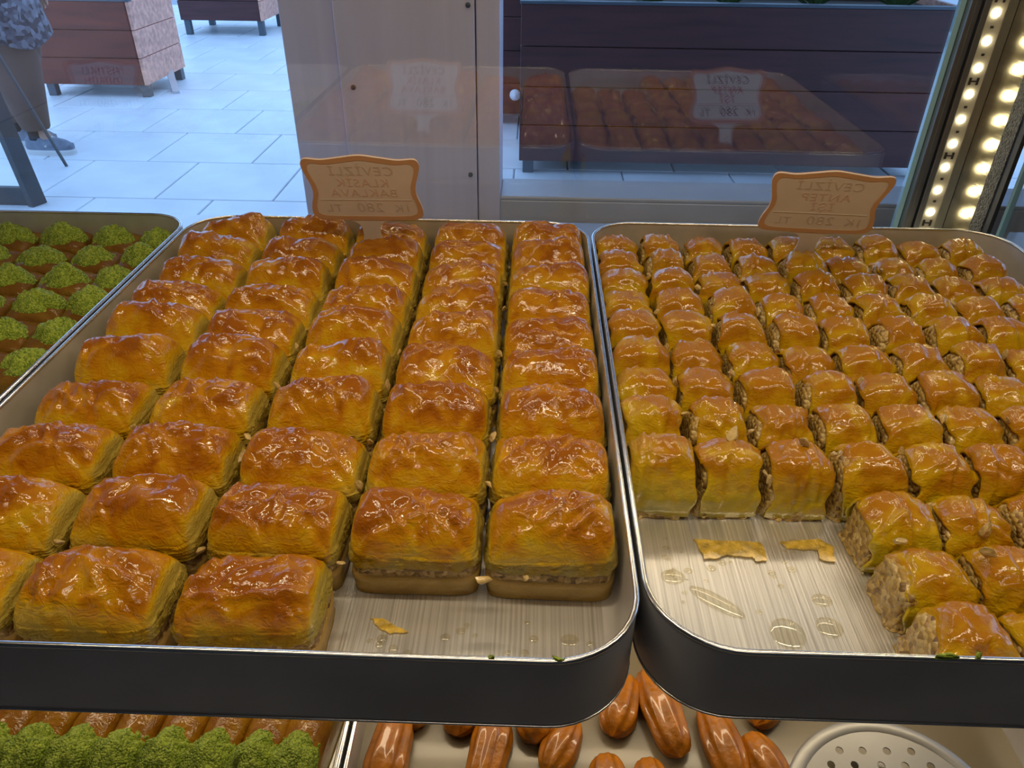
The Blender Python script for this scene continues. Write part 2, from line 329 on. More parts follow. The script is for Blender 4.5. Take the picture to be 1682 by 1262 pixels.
# ------------------------------------------------------------------ a puffed block: domed top grid plus side rings
def block(wd, dp, zb, ze, zt, nx, ny, K, px=4., py=2.4, ex=.4, ey=.5, seed=0, wr=.001, wscale=60, folds=3, fold_amp=.0012, side=.0008, sidescale=160,
          layer=0., bulge=.0, taper=0., crumb=0., tilt=0., corner=3.5, warp=.0022, sheet=0.):
    rs = np.random.RandomState(seed)
    sa = np.sin(np.linspace(-1, 1, nx)*PI/2); sb = np.sin(np.linspace(-1, 1, ny)*PI/2)
    A, B = np.meshgrid(sa, sb, indexing='ij')
    # round the plan corners a little
    k = 1-(.5-.5*np.cos(0))*0
    rr = (np.abs(A)**(corner*2)+np.abs(B)**(corner*2))**(1/(corner*2)); mm = np.maximum(np.abs(A), np.abs(B))
    sc = np.where(rr > 1e-6, mm/np.maximum(rr, 1e-6), 1)
    X = A*sc*wd/2; Y = B*sc*dp/2
    hh = np.clip(1-np.abs(A)**px, 0, 1)**ex*np.clip(1-np.abs(B)**py, 0, 1)**ey
    Z = ze+(zt-ze)*hh
    P = np.stack([X.ravel(), Y.ravel(), Z.ravel()], 1); h = hh.ravel()
    ridg = 1-2*np.abs(fbm(P*np.array([1, 1, .6]), wscale, 3, seed))
    Pz = P.copy()
    Pz[:, 2] += wr*(ridg-.35)*(.35+.65*h) + .0+warp*fbm(P, 24, 2, seed+9)*h*(wr > 0) + tilt*P[:, 0]/wd
    for j in range(folds):
        an = rs.uniform(-.9, .9)+ (PI/2 if rs.rand() < .3 else 0); ox, oy = rs.uniform(-.4, .4)*wd, rs.uniform(-.35, .35)*dp
        d = (P[:, 0]-ox)*math.sin(an)+(P[:, 1]-oy)*math.cos(an)+.004*fbm(P, 40, 2, seed+j*3+1)
        al = (P[:, 0]-ox)*math.cos(an)-(P[:, 1]-oy)*math.sin(an); lw = rs.uniform(.2, .5)*wd
        Pz[:, 2] += fold_amp*rs.uniform(.6, 1.3)*np.exp(-(al/lw)**2)*(np.exp(-(d/.0022)**2)-.9*np.exp(-((d-.0035)/.0025)**2))*h**.3
    if crumb: Pz[:, 2] += crumb*fbm(P, 330, 2, seed+5)
    if sheet:
        for j in range(2):
            t_ = 4.5*fbm(P*np.array([1, 1.5, .5]), 26+10*j, 3, seed+60+j); fr_ = t_-np.floor(t_); Pz[:, 2] += sheet*(np.floor(t_)+np.clip(fr_*5, 0, 1)-.5*fr_)*h
    # perimeter
    def idx(i, j): return i*ny+j
    per = [idx(i, 0) for i in range(nx)]+[idx(nx-1, j) for j in range(1, ny)]+[idx(i, ny-1) for i in range(nx-2, -1, -1)]+[idx(0, j) for j in range(ny-2, 0, -1)]
    n = len(per); V = [Pz]
    faces = [(idx(i, j), idx(i+1, j), idx(i+1, j+1), idx(i, j+1)) for i in range(nx-1) for j in range(ny-1)]
    base = Pz[per]; nrm = np.stack([base[:, 0]/(wd/2), base[:, 1]/(dp/2)], 1)
    nn = np.sign(nrm)*np.abs(nrm)**6; nn /= np.maximum(np.linalg.norm(nn, axis=1, keepdims=True), 1e-6)
    prev = per; cnt = nx*ny
    for q in range(1, K+1):
        t = q/K; R = base.copy(); R[:, 2] = base[:, 2]+(zb-base[:, 2])*t
        off = bulge*math.sin(PI*min(t*1.1, 1))+taper*t + layer*(1 if q % 2 else -1) + side*fbm(R*np.array([1, 1, 2.2]), sidescale, 2, seed+31)
        if crumb: off = off+crumb*1.3*fbm(R, 330, 2, seed+5)
        R[:, :2] += nn*np.asarray(off).reshape(-1, 1) if np.ndim(off) else nn*off
        if q < K: R[:, 2] += side*.7*fbm(R, sidescale, 2, seed+37)
        cur = list(range(cnt, cnt+n)); cnt += n; V.append(R)
        faces += [(prev[(i+1) % n], prev[i], cur[i], cur[(i+1) % n]) for i in range(n)]
        prev = cur
    faces.append(tuple(prev))
    return np.concatenate(V), faces

ORD = ['first', 'second', 'third', 'fourth', 'fifth', 'sixth', 'seventh', 'eighth', 'ninth', 'tenth', 'eleventh', 'twelfth']

# ================================================================== STRUCTURE
FLOOR = -1.0; SHELF = -.0575
# paved street
ground = struct(box('floor', -14, 12, 1.12, 30, FLOOR-.25, FLOOR-.012, M['grout']), 'paved street outside the shop')
tme = None; k = 0
for j in range(16):
    y0 = 1.22+.6*j
    for i in range(15):
        x0 = -5.5+.6*i+(.3 if j % 2 else 0)
        if tme is None:
            t = box('paver', .004, .596, .004, .596, -.05, 0, M['paver'], ground, .006); tme = t.data; t.location = (x0, y0, FLOOR)
        else:
            t = link('paver', tme, None, ground, (x0, y0, FLOOR)); bv = t.modifiers.new('bevel', 'BEVEL'); bv.width = .006; bv.segments = 2
sf = struct(box('floor', -2.6, 2.6, -2.4, 1.12, FLOOR-.2, FLOOR, M['shop_floor']), 'shop floor behind the display case')
struct(box('wall_back', -2.6, 2.6, -2.5, -2.4, FLOOR, 1.7, M['shop_wall']), 'wall behind the counter')
struct(box('wall_left', -2.7, -2.6, -2.5, 1.12, FLOOR, 1.7, M['shop_wall']), 'left wall of the shop')
struct(box('wall_right', 2.6, 2.7, -2.5, 1.12, FLOOR, 1.7, M['shop_wall']), 'right wall of the shop')
struct(box('ceiling', -2.7, 2.7, -2.5, 1.3, 1.7, 1.8, M['shop_wall']), 'shop ceiling')
struct(box('wall_front', -2.7, 2.7, 1.12, 1.3, 1.05, 3.2, M['facade']), 'shop front above the opening')
# storefront post and sill (beyond the glass)
PY = 1.06
post = struct(empty('trim_1', (0, 0, 0)), 'stainless steel storefront post with screws')
box('side_strip', -.335, -.263, PY+.012, PY+.10, FLOOR, 1.05, M['steel'], post, .002)
box('face_plate', -.2615, -.079, PY, PY+.10, FLOOR, 1.05, M['steel'], post, .002)
box('edge_strip', -.0775, -.046, PY+.004, PY+.10, FLOOR, 1.05, M['steel'], post, .002)
for sx, sz in ((-.244, .098), (-.087, .200), (-.088, -.018), (-.246, .33), (-.088, .42), (-.246, -.13)):
    s = MB().tube([(sx, PY+.001, sz), (sx, PY-.0025, sz)], [.0036, .003], 10).build('screw', M['leg_metal'], post, True)
sill = struct(empty('trim_2', (0, 0, 0)), 'stainless steel sill of the storefront window')
box('sill_face', -.0455, 1.6, PY+.004, PY+.016, FLOOR, -.0560, M['steel_plain'], sill, .0015)
box('sill_ledge', -.0455, 1.6, PY+.004, PY+.085, -.0558, -.0500, M['steel_plain'], sill, .0015)

# ------------------------------------------------------------------ display case
case = empty('display_case', (0, 0, -1.0)); tag(case, 'stainless display case holding the baklava trays behind clear glass', 'display case')
def cpart(o): o.parent = case; o.matrix_parent_inverse = Matrix.Translation((0, 0, 1.0)); return o
cpart(box('upper_shelf', -.90, .575, .31, .985, -.0635, SHELF, M['shelf'], None, .001))
cpart(box('lower_shelf', -.90, .575, .17, .985, -.276, -.270, M['shelf'], None, .001))
cpart(box('case_base', -.92, .60, .17, 1.0, FLOOR, -.36, M['steel'], None, .003))
cpart(box('front_glass', -.92, .492, .989, .995, -.35, .54, M['glass']))
cpart(box('side_glass', .5715, .5775, .18, .885, -.35, .54, M['glass']))
cpart(box('glass_edge_strip', .5712, .5778, .8852, .8905, -.35, .54, M['glass_edge']))
cpart(box('glass_edge_strip', .4925, .4990, .9885, .9955, -.35, .54, M['glass_edge']))
cpart(box('top_panel', -.93, .60, .26, 1.0, .545, .565, M['dark_panel'], None, .003))
cpart(box('left_panel', -.93, -.905, .17, 1.0, -.36, .545, M['steel'], None, .002))
for nm, (bx_, by_, bz_) in (('rear', BAR1), ('front', BAR2)):
    cpart(box('lamp_housing', bx_-.6, bx_+.6, by_-.018, by_+.018, bz_, bz_+.025, M['profile'], None, .002))
# corner post with led strip
cpart(box('post_profile', .4995, .5060, .978, .998, -.27, .545, M['profile'], None, .001))
cpart(box('post_profile', .5070, .5150, .984, .998, -.27, .545, M['profile'], None, .001))
cpart(box('post_profile', .5160, .5240, .980, .998, -.27, .545, M['profile'], None, .001))
board = cpart(box('led_strip', .5245, .5460, .986, .998, -.27, .545, M['pcb'])); board['label'] = 'glowing strip of round warm leds'
cpart(box('corner_channel', .5465, .5590, .989, .998, -.27, .545, M['profile']))
cpart(box('brushed_panel', .5595, .5640, .930, .998, -.27, .545, M['brushed_side']))
cpart(box('woven_gasket', .5590, .5645, .904, .9295, -.27, .545, M['gasket']))
cpart(box('dark_gap_strip', .5600, .5650, .8915, .9035, -.27, .545, M['black']))  # black strip standing in for the shade in the gap before the side glass
def lpart(o): o.parent = board; o.matrix_parent_inverse = Matrix.Identity(4); return o
lme = None; pme = None; hme = None
for i in range(19):
    z = -.0325+.0302*(i-2)
    if lme is None:
        o = MB().tube([(0, 0, 0), (0, -.0018, 0), (0, -.0024, 0)], [.0047, .0045, .0036], 16).build('led', M['led'], None, True); lme = o.data
    else: o = link('led', lme, None)
    o.location = (.5352, .986, z); lpart(o)
    if i % 3 == 1:
        for dx in (-.0045, .0045):
            o = box('solder_pad', -.0014, .0014, -.0008, 0, -.0042, .0042, M['black']) if hme is None else link('solder_pad', hme, None)
            hme = o.data; o.location = (.5352+dx, .986, z+.0151); lpart(o)
        o = box('solder_bridge', -.003, .003, -.0007, 0, -.0008, .0008, M['black']); o.location = (.5352, .986, z+.0151); lpart(o)
    else:
        o = box('resistor', -.0017, .0017, -.001, 0, -.0013, .0013, M['black']) if pme is None else link('resistor', pme, None)
        pme = o.data; o.location = (.5357, .986, z+.0151); lpart(o)

# ================================================================== TRAYS
def rrect(x0, x1, y0, y1, r, n=10):
    pts = []
    for cx, cy, a0 in ((x1-r, y1-r, 0), (x0+r, y1-r, PI/2), (x0+r, y0+r, PI), (x1-r, y0+r, 1.5*PI)):
        for k in range(n+1):
            a = a0+PI/2*k/n; pts.append((cx+r*math.cos(a), cy+r*math.sin(a)))
    return pts
def rings(x0, x1, y0, y1, r, prof, cap=None, close=False):
    V = []; F = []; n = None
    for ins, z in prof:
        p = rrect(x0+ins, x1-ins, y0+ins, y1-ins, max(r-ins, .004)); n = len(p); V += [(a, b, z) for a, b in p]
    m = len(prof)
    for i in range(m if close else m-1):
        for k in range(n):
            a, b = i*n+k, i*n+(k+1) % n; c, d = ((i+1) % m)*n+(k+1) % n, ((i+1) % m)*n+k
            F.append((a, b, c, d))
    if cap == 'last': F.append(tuple((m-1)*n+k for k in range(n)))
    if cap == 'first': F.append(tuple(reversed(range(n))))
    return V, F
def tray(name, label, x0, x1, y0, y1, zb, zt, rot=0., r=.05, t=.002):
    cx, cy = (x0+x1)/2, (y0+y1)/2; T = empty(name, (cx, cy, zb), (0, 0, rot)); tag(T, label, 'tray')
    a = (x0-cx, x1-cx, y0-cy, y1-cy, r); h = zt-zb
    V, F = rings(*a, [(t, h-.001), (t+.0008, .014), (t+.002, .007), (t+.006, .003), (t+.012, .0018), (.05, .0017)], 'last')
    F = [tuple(reversed(f)) for f in F[:-1]]+[tuple(F[-1])]; assert True
    n4 = len(rrect(*a)); wallF = [f for f in F if max(f) < n4*5]; 
    meshobj('inner_wall', V[:n4*5], wallF, M['alu_wall'], T)
    fl = V[n4*4:]; FF = [tuple(i-n4*4 for i in f) for f in F if min(f) >= n4*4 and len(f) == 4]+[tuple(range(n4, 2*n4))]
    meshobj('tray_floor', fl, FF, M['alu'], T, False)
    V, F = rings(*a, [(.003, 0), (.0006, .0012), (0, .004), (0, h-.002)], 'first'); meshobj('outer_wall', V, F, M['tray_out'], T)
    V, F = rings(*a, [(-.0004, h-.0026), (-.0007, h-.001), (.0003, h), (t, h), (t+.0008, h-.0012), (t+.0002, h-.0026)], None, True); meshobj('rim', V, F, M['rim'], T)
    V, F = rings(*a, [(-.0003, .0), (-.0006, .0008), (-.0003, .0018), (.001, .001)], None, True); meshobj('base_seam', V, F, M['rim'], T)
    return T
LX0, LX1, LY0, LY1 = -.3925, .0650, .2395, .8395
RX0, RX1, RY0, RY1 = .0684, .5400, .2490, .8430
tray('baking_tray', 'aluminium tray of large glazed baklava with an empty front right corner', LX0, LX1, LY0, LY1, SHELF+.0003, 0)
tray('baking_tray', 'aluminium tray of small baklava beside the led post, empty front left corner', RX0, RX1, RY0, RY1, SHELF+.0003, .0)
PX0, PX1 = -.865, -.3965
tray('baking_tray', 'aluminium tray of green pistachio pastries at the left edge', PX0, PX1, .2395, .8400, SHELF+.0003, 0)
TF = SHELF+.0003+.0020          # tray floor level

# ================================================================== LARGE BAKLAVA
BIG_G = 'large glazed baklava pieces'
colx = [-.3360, -.2470, -.1570, -.0680, .0190]
rowy = [.2935, .3525, .4110, .4720, .5310, .5860, .6380, .6960, .7500, .8060]
rnd = random.Random(5)
for ci, cx in enumerate(colx):
    for ri, cy in enumerate(rowy):
        if ri == 0 and ci >= 3: continue
        sd = 100+ci*20+ri
        wd = .0850+rnd.uniform(-.002, .001); dp = .0550+rnd.uniform(-.0015, .0010); hgt = .0655+rnd.uniform(-.0035, .0045)
        hgt -= (.0140, .0075, .0050, .0050, .0040, .0035, .0030, .0025, .002, .002)[ri]
        if ri == 9: dp = .050
        p = empty('baklava_piece', (cx+rnd.uniform(-.0012, .0012), cy+rnd.uniform(-.0015, .0015), TF), (0, 0, rnd.uniform(-.03, .03)))
        place = 'large glazed walnut baklava, %s column from the left, %s row from the front' % (ORD[ci], ORD[ri])
        if ri == 0 and ci == 2: place = 'large glazed walnut baklava at the front beside the empty tray corner'
        if ri == 1 and ci == 4: place = 'large walnut baklava showing layered front and filling, nearest tray corner on the right'
        tag(p, place, 'baklava', BIG_G)
        near = ri < 4
        V, F = block(wd-.004, dp-.001, .0245, .0335, hgt, 60 if near else 40, 42 if near else 28, 10, px=4.2, py=2.05, ex=.36, ey=.60, seed=sd, wr=.0026, wscale=75, folds=9,
                     fold_amp=.0019, side=.0016, sidescale=200, layer=.0008, bulge=.0008, taper=.0012, tilt=rnd.uniform(-.008, .008), warp=.0060, sheet=.0007)
        meshobj('crust', V, F, M['big_crust'], p)
        V, F = block(wd-.0035, dp-.0035, .0150, .0262, .0265, 12, 10, 4, seed=sd+1, wr=0, folds=0, side=.0016, sidescale=240, crumb=.0012)
        meshobj('walnut_filling', V, F, M['walnut_fill'], p)
        V, F = block(wd-.0008, dp-.0010, .0, .0160, .0165, 12, 10, 5, seed=sd+2, wr=0, folds=0, side=.0008, sidescale=220, layer=.0002, taper=-.0008)
        meshobj('bottom_layers', V, F, M['base_layer'], p)

# ================================================================== SMALL BAKLAVA
SM_G = 'small rolled baklava pieces'
scol = [.0960, .1440, .1940, .2430, .2910, .3390, .3870, .4350, .4830]
srow = [.2790, .3285, .3770, .4265, .4755, .5205, .5680, .6160, .6635, .7095, .7560, .8040]
def arch(wd, dp, h, zb, nx, nv, seed, x0=-.5, x1=.5):
    rs = np.random.RandomState(seed)
    us = np.linspace(0, 1, nx); vs_ = np.linspace(0, 1, nv)
    U, Vv = np.meshgrid(us, vs_, indexing='ij')
    th = Vv*PI                                    # 0 = front foot, pi = back foot
    ct, st = np.cos(th), np.sin(th)
    ex = .62
    Y = -np.sign(ct)*np.abs(ct)**ex*dp/2; Z = zb+(h-zb)*np.abs(st)**.78
    X = (x0+(x1-x0)*U)*wd
    e = np.abs(2*U-1)**3.2                          # ends dip down over the filling
    Z = Z-e*.0085*st; Y = Y*(1-.03*e)*(1-.10*np.clip(1-st*2.2, 0, 1)**1.5)
    jag = .0034*(vnoise(Vv.ravel()*9+seed, U.ravel()*0+seed*.7, U.ravel()*0).reshape(U.shape))
    X = X+jag*np.sign(U-.5)*e
    P = np.stack([X.ravel(), Y.ravel(), Z.ravel()], 1)
    nz = st.ravel(); nyv = -ct.ravel()
    ridg = 1-2*np.abs(fbm(P, 85, 3, seed)); d = .0018*(ridg-.35)+.0028*fbm(P, 38, 2, seed+4)
    t_ = 4*fbm(P, 38, 3, seed+60); fr_ = t_-np.floor(t_); d = d+.0006*(np.floor(t_)+np.clip(fr_*5, 0, 1)-.5*fr_)
    for j in range(4):
        an = rs.uniform(-.6, .6)+(PI/2 if rs.rand() < .5 else 0); ox, oy = rs.uniform(-.3, .3)*wd, rs.uniform(-.4, .4)*dp
        dd = (P[:, 0]-ox)*math.sin(an)+(P[:, 1]-oy)*math.cos(an)+.003*fbm(P, 60, 2, seed+j)
        d = d+.0014*rs.uniform(.5, 1.2)*(np.exp(-(dd/.0018)**2)-.8*np.exp(-((dd-.003)/.002)**2))
    foot = np.clip(np.abs(st.ravel())*4, 0, 1)
    P[:, 2] += d*nz*foot; P[:, 1] += d*nyv*foot
    def idx(i, j): return i*nv+j
    F = [(idx(i, j), idx(i+1, j), idx(i+1, j+1), idx(i, j+1)) for i in range(nx-1) for j in range(nv-1)]
    # thickness: inner copy
    Q = P.copy(); Q[:, 2] -= .0022*nz; Q[:, 1] -= .0022*nyv; n = len(P)
    F += [tuple(n+i for i in reversed(f)) for f in list(F)]
    rim = [idx(0, j) for j in range(nv)]; rim2 = [idx(nx-1, j) for j in range(nv)]
    F += [(rim[j], rim[j+1], rim[j+1]+n, rim[j]+n) for j in range(nv-1)]+[(rim2[j+1], rim2[j], rim2[j]+n, rim2[j+1]+n) for j in range(nv-1)]
    fr = [idx(i, 0) for i in range(nx)]; bk = [idx(i, nv-1) for i in range(nx)]
    F += [(fr[i+1], fr[i], fr[i]+n, fr[i+1]+n) for i in range(nx-1)]+[(bk[i], bk[i+1], bk[i+1]+n, bk[i]+n) for i in range(nx-1)]
    return np.concatenate([P, Q]), F
for ci, cx in enumerate(scol):
    for ri, cy in enumerate(srow):
        if ri < 3 and ci < 3: continue
        sd = 1000+ci*30+ri
        xx = cx+.00*(ri-6)+ (.004 if (ri < 3) else 0)
        p = empty('baklava_piece', (xx+rnd.uniform(-.001, .001), cy+rnd.uniform(-.001, .001), TF), (0, 0, rnd.uniform(-.05, .05)))
        place = 'small walnut baklava, %s column from the left, %s row from the front' % (ORD[ci], ORD[ri])
        if (ri, ci) == (0, 3): place = 'small walnut baklava at the front, nearest the empty tray corner'
        tag(p, place, 'baklava', SM_G)
        h = (.0445 if ri < 3 else .0515 if ri < 7 else .0535)+rnd.uniform(-.0035, .003); wd = .0470; dp = .0475
        lo = -.37+rnd.uniform(-.05, .05) if ci else -.45; hi = .485
        near = ri < 5
        V, F = arch(wd, dp, h, .002, 28 if near else 18, 40 if near else 26, sd, lo, hi)
        meshobj('crust', V, F, M['small_crust'], p)
        V, F = block(wd-.008, dp-.0110, .0, .030, h-.0055, 18 if near else 14, 16 if near else 12, 7, px=4, py=2.3, ex=.5, ey=.55, seed=sd+3, wr=.0016, wscale=120, folds=0, side=.0022, sidescale=150, crumb=.0016, taper=.0032)
        meshobj('walnut_filling', V, F, M['small_fill'], p)

# ================================================================== PISTACHIO PASTRIES (upper left tray)
def mound(wd, dp, z0, h, seed, n=22):
    return block(wd, dp, z0, z0+.001, z0+h, n, n, 2, px=2., py=2., ex=.8, ey=.8, seed=seed, wr=.0045, wscale=75, folds=0, side=.001, crumb=.0034, corner=1.0, warp=.006)
PG = 'pistachio topped pastries'
for ri, cy in enumerate([.540, .5935, .6480, .7030, .7570, .8110]):
    for ci, cx in enumerate([-.4290, -.4830, -.5420, -.6000, -.6580, -.7160]):
        sd = 3000+ri*20+ci
        xx = cx-(.004 if ri % 2 else 0)
        p = empty('pistachio_pastry', (xx, cy+rnd.uniform(-.002, .002), TF), (0, 0, rnd.uniform(-.08, .08)))
        tag(p, 'green pistachio topped pastry, %s column from the tray wall, %s row from the front' % (ORD[ci], ORD[ri]), 'pastry', PG)
        V, F = block(.0530, .0515, .0, .026, .0345, 16, 16, 6, px=3, py=3, ex=.5, ey=.5, seed=sd, wr=.0015, wscale=80, folds=3, side=.0018, sidescale=120, taper=-.001, bulge=.0015)
        meshobj('pastry_wrap', V, F, M['wrap'], p)
        V, F = mound(.050+rnd.uniform(-.004, .003), .043, .0280, .0200+rnd.uniform(-.003, .002), sd+1, 26)
        meshobj('pistachio_topping', V, F, M['pistachio'], p)

# ================================================================== LOWER SHELF
LOW = -.2695
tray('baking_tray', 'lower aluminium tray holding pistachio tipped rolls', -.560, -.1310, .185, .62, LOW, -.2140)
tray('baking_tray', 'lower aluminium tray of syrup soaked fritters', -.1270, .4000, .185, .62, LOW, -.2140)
RG = 'pistachio tipped rolls on the lower shelf'
rx = [-.4010, -.3690, -.3335, -.2985, -.2630, -.2285, -.1945, -.1640]
for i, cx in enumerate(rx):
    sd = 4000+i
    p = empty('pistachio_roll', (cx+.0005, .380, LOW+.002), (0, 0, -.09))
    tag(p, 'golden pastry roll tipped with green pistachio, %s from the left' % ORD[i], 'pastry', RG)
    V, F = block(.0345, .150, .0, .030, .0445, 12, 40, 5, px=2.2, py=8, ex=.6, ey=.3, seed=sd, wr=.0018, wscale=70, folds=8, fold_amp=.0012, side=.0012, taper=-.0005)
    meshobj('pastry_roll', V, F, M['roll'], p)
    V, F = mound(.038, .062, .0360, .0200, sd+7, 32)
    meshobj('pistachio_topping', V, F, M['pistachio'], p, loc=(0, -.073, 0))
V, F = rings(-.125, .398, .187, .618, .048, [(.0, LOW+.022)], 'last'); 
syr = meshobj('syrup', V, F, M['syrup'], None, False); tag(syr, 'grey brown pool of syrup around the fritters', 'syrup', kind='stuff')
def fritter(L, r, seed, n=48, m_=18):
    rs = random.Random(seed); V = []; F = []; ph = rs.uniform(0, 1)
    for i in range(m_+1):
        t = i/m_; y = (t-.5)*L; e = min(1, math.sqrt(max(0, 1-abs(2*t-1)**3.2)))*(.96+.04*math.sin(3*t*PI+ph*6))
        for k in range(n):
            a = 2*PI*k/n; rr = r*e*(1+.085*math.cos(a*8+ph*3+t*.5)); V.append((rr*math.cos(a), y, rr*.92*math.sin(a)))
    for i in range(m_):
        for k in range(n): F.append((i*n+k, i*n+(k+1) % n, (i+1)*n+(k+1) % n, (i+1)*n+k))
    F.append(tuple(range(n))); F.append(tuple(m_*n+k for k in reversed(range(n))))
    return [(a, b, c) for a, b, c in V], [tuple(reversed(f)) for f in F]
frit = [(-.100, .328, -.10, .066, .0165, 'plump orange fritter nearest the roll tray wall'), (-.092, .3725, .5, .050, .015, 'fritter end peeking out behind the one by the tray wall'),
        (-.046, .3740, -.10, .060, .0155, 'fritter end under the tray, second from the roll tray'), (-.022, .3330, -.18, .066, .0155, 'upright orange fritter, third from the roll tray'),
        (.012, .3700, .10, .060, .0165, 'round ended fritter behind the glossy wrinkled one'), (.034, .3390, -.45, .052, .0140, 'glossy wrinkled short fritter leaning right'),
        (.084, .3760, -.30, .058, .0155, 'fritter just left of the gap between upper trays'), (.118, .3720, .22, .082, .0165, 'long shiny fritter below the gap between upper trays'),
        (.070, .3040, .05, .060, .0150, 'cut fritter at the bottom edge, left of a pair'), (.103, .3030, .10, .058, .0145, 'fritter at the bottom edge, right of a pair'),
        (.162, .3450, .20, .074, .0150, 'upright fritter left of the perforated skimmer'), (.193, .3270, .35, .060, .0150, 'fritter touching the rim of the perforated skimmer'),
        (.208, .3850, -.6, .055, .0145, 'fritter behind the perforated skimmer')]
for i, (fx, fy, rz, L, r, lab) in enumerate(frit):
    V, F = fritter(L, r, i)
    o = meshobj('syrup_fritter', V, F, M['fritter'], None, True, (fx, fy, LOW+.0205+r*.62), (0, 0, rz)); tag(o, lab, 'fritter', 'syrup soaked fritters')
# perforated skimmer
sk = empty('skimmer', (.2720, .278, -.2250), (math.radians(5), math.radians(-2), 0)); tag(sk, 'round perforated steel skimmer lying on the fritter tray', 'skimmer')
def curve_mesh(name, loops, extrude):
    cu = bpy.data.curves.new(name, 'CURVE'); cu.dimensions = '2D'; cu.fill_mode = 'BOTH'; cu.extrude = extrude
    for L in loops:
        s = cu.splines.new('POLY'); s.points.add(len(L)-1); s.use_cyclic_u = True
        for i, (a, b) in enumerate(L): s.points[i].co = (a, b, 0, 1)
    o = bpy.data.objects.new(name, cu); C.objects.link(o); bpy.context.view_layer.update()
    me = bpy.data.meshes.new_from_object(o.evaluated_get(bpy.context.evaluated_depsgraph_get())); bpy.data.objects.remove(o); me.materials.clear(); return me
SR = .0700
circ = lambda cx, cy, r, n: [(cx+r*math.cos(2*PI*k/n), cy+r*math.sin(2*PI*k/n)) for k in range(n)]
holes = []
for j in range(-6, 7):
    for i in range(-6, 7):
        hx = i*.0180+(.0090 if j % 2 else 0); hy = j*.0108
        if math.hypot(hx, hy) < SR-.0055: holes.append(circ(hx+rnd.uniform(-.001, .001), hy, .0030, 10))
me = curve_mesh('perforated_disc', [circ(0, 0, SR, 56)]+holes, .0006); link('perforated_disc', me, M['perf'], sk)
MB().lathe([(SR-.001, .0008), (SR+.002, .0022), (SR+.0075, .0012), (SR+.0095, -.0006), (SR+.0090, -.0020), (SR-.001, -.0008)], 56, cap=False).build('skimmer_rim', M['perf'], sk, True)
MB().tube([(.04, -.062, .001), (.07, -.10, .010), (.10, -.14, .03)], [.004, .0045, .005], 10).build('handle', M['perf'], sk, True)

# ================================================================== PRICE SIGNS
def catmull(pts, n=6):
    out = []; m_ = len(pts)
    for i in range(m_):
        p0, p1, p2, p3 = [Vector(pts[(i+k-1) % m_]) for k in range(4)]
        for j in range(n):
            t = j/n; out.append(tuple(.5*((2*p1)+(-p0+p2)*t+(2*p0-5*p1+4*p2-p3)*t*t+(-p0+3*p1-3*p2+p3)*t**3)))
    return out
half = [(.0560, .0360), (.0585, .0430), (.0570, .0540), (.0535, .0660), (.0535, .0780), (.0570, .0920), (.0590, .1040), (.0545, .1110), (.0380, .1100), (.0180, .1130)]
def sign_outline():
    R = [(.0095, .0), (.0095, .010), (.0100, .0215), (.0150, .0285), (.0260, .0318), (.0440, .0325)]+half
    top = [(0, .1155)]
    Lh = [(-x, z) for x, z in reversed(half)]+[(-.0440, .0325), (-.0260, .0318), (-.0150, .0285), (-.0100, .0215), (-.0095, .010), (-.0095, .0)]
    return R+top+Lh
def plate_outline():
    R = [(.0440, .0325)]+half; return [(0, .0320)]+R+[(0, .1155)]+[(-x, z) for x, z in reversed(R)]
def xz(me, y, flip=False):
    for v in me.vertices: v.co = (v.co.x*(-1 if flip else 1), y+v.co.z*(1 if not flip else -1), v.co.y)
    if not flip: me.flip_normals()
    me.update(); return me
def text_mesh(body, size):
    cu = bpy.data.curves.new('lettering', 'FONT'); cu.body = body; cu.size = size; cu.align_x = 'CENTER'; cu.space_character = 1.15; cu.extrude = .00012; cu.shear = .08
    o = bpy.data.objects.new('lettering', cu); C.objects.link(o); bpy.context.view_layer.update()
    me = bpy.data.meshes.new_from_object(o.evaluated_get(bpy.context.evaluated_depsgraph_get())); bpy.data.objects.remove(o); me.materials.clear(); return me
TH = .0007
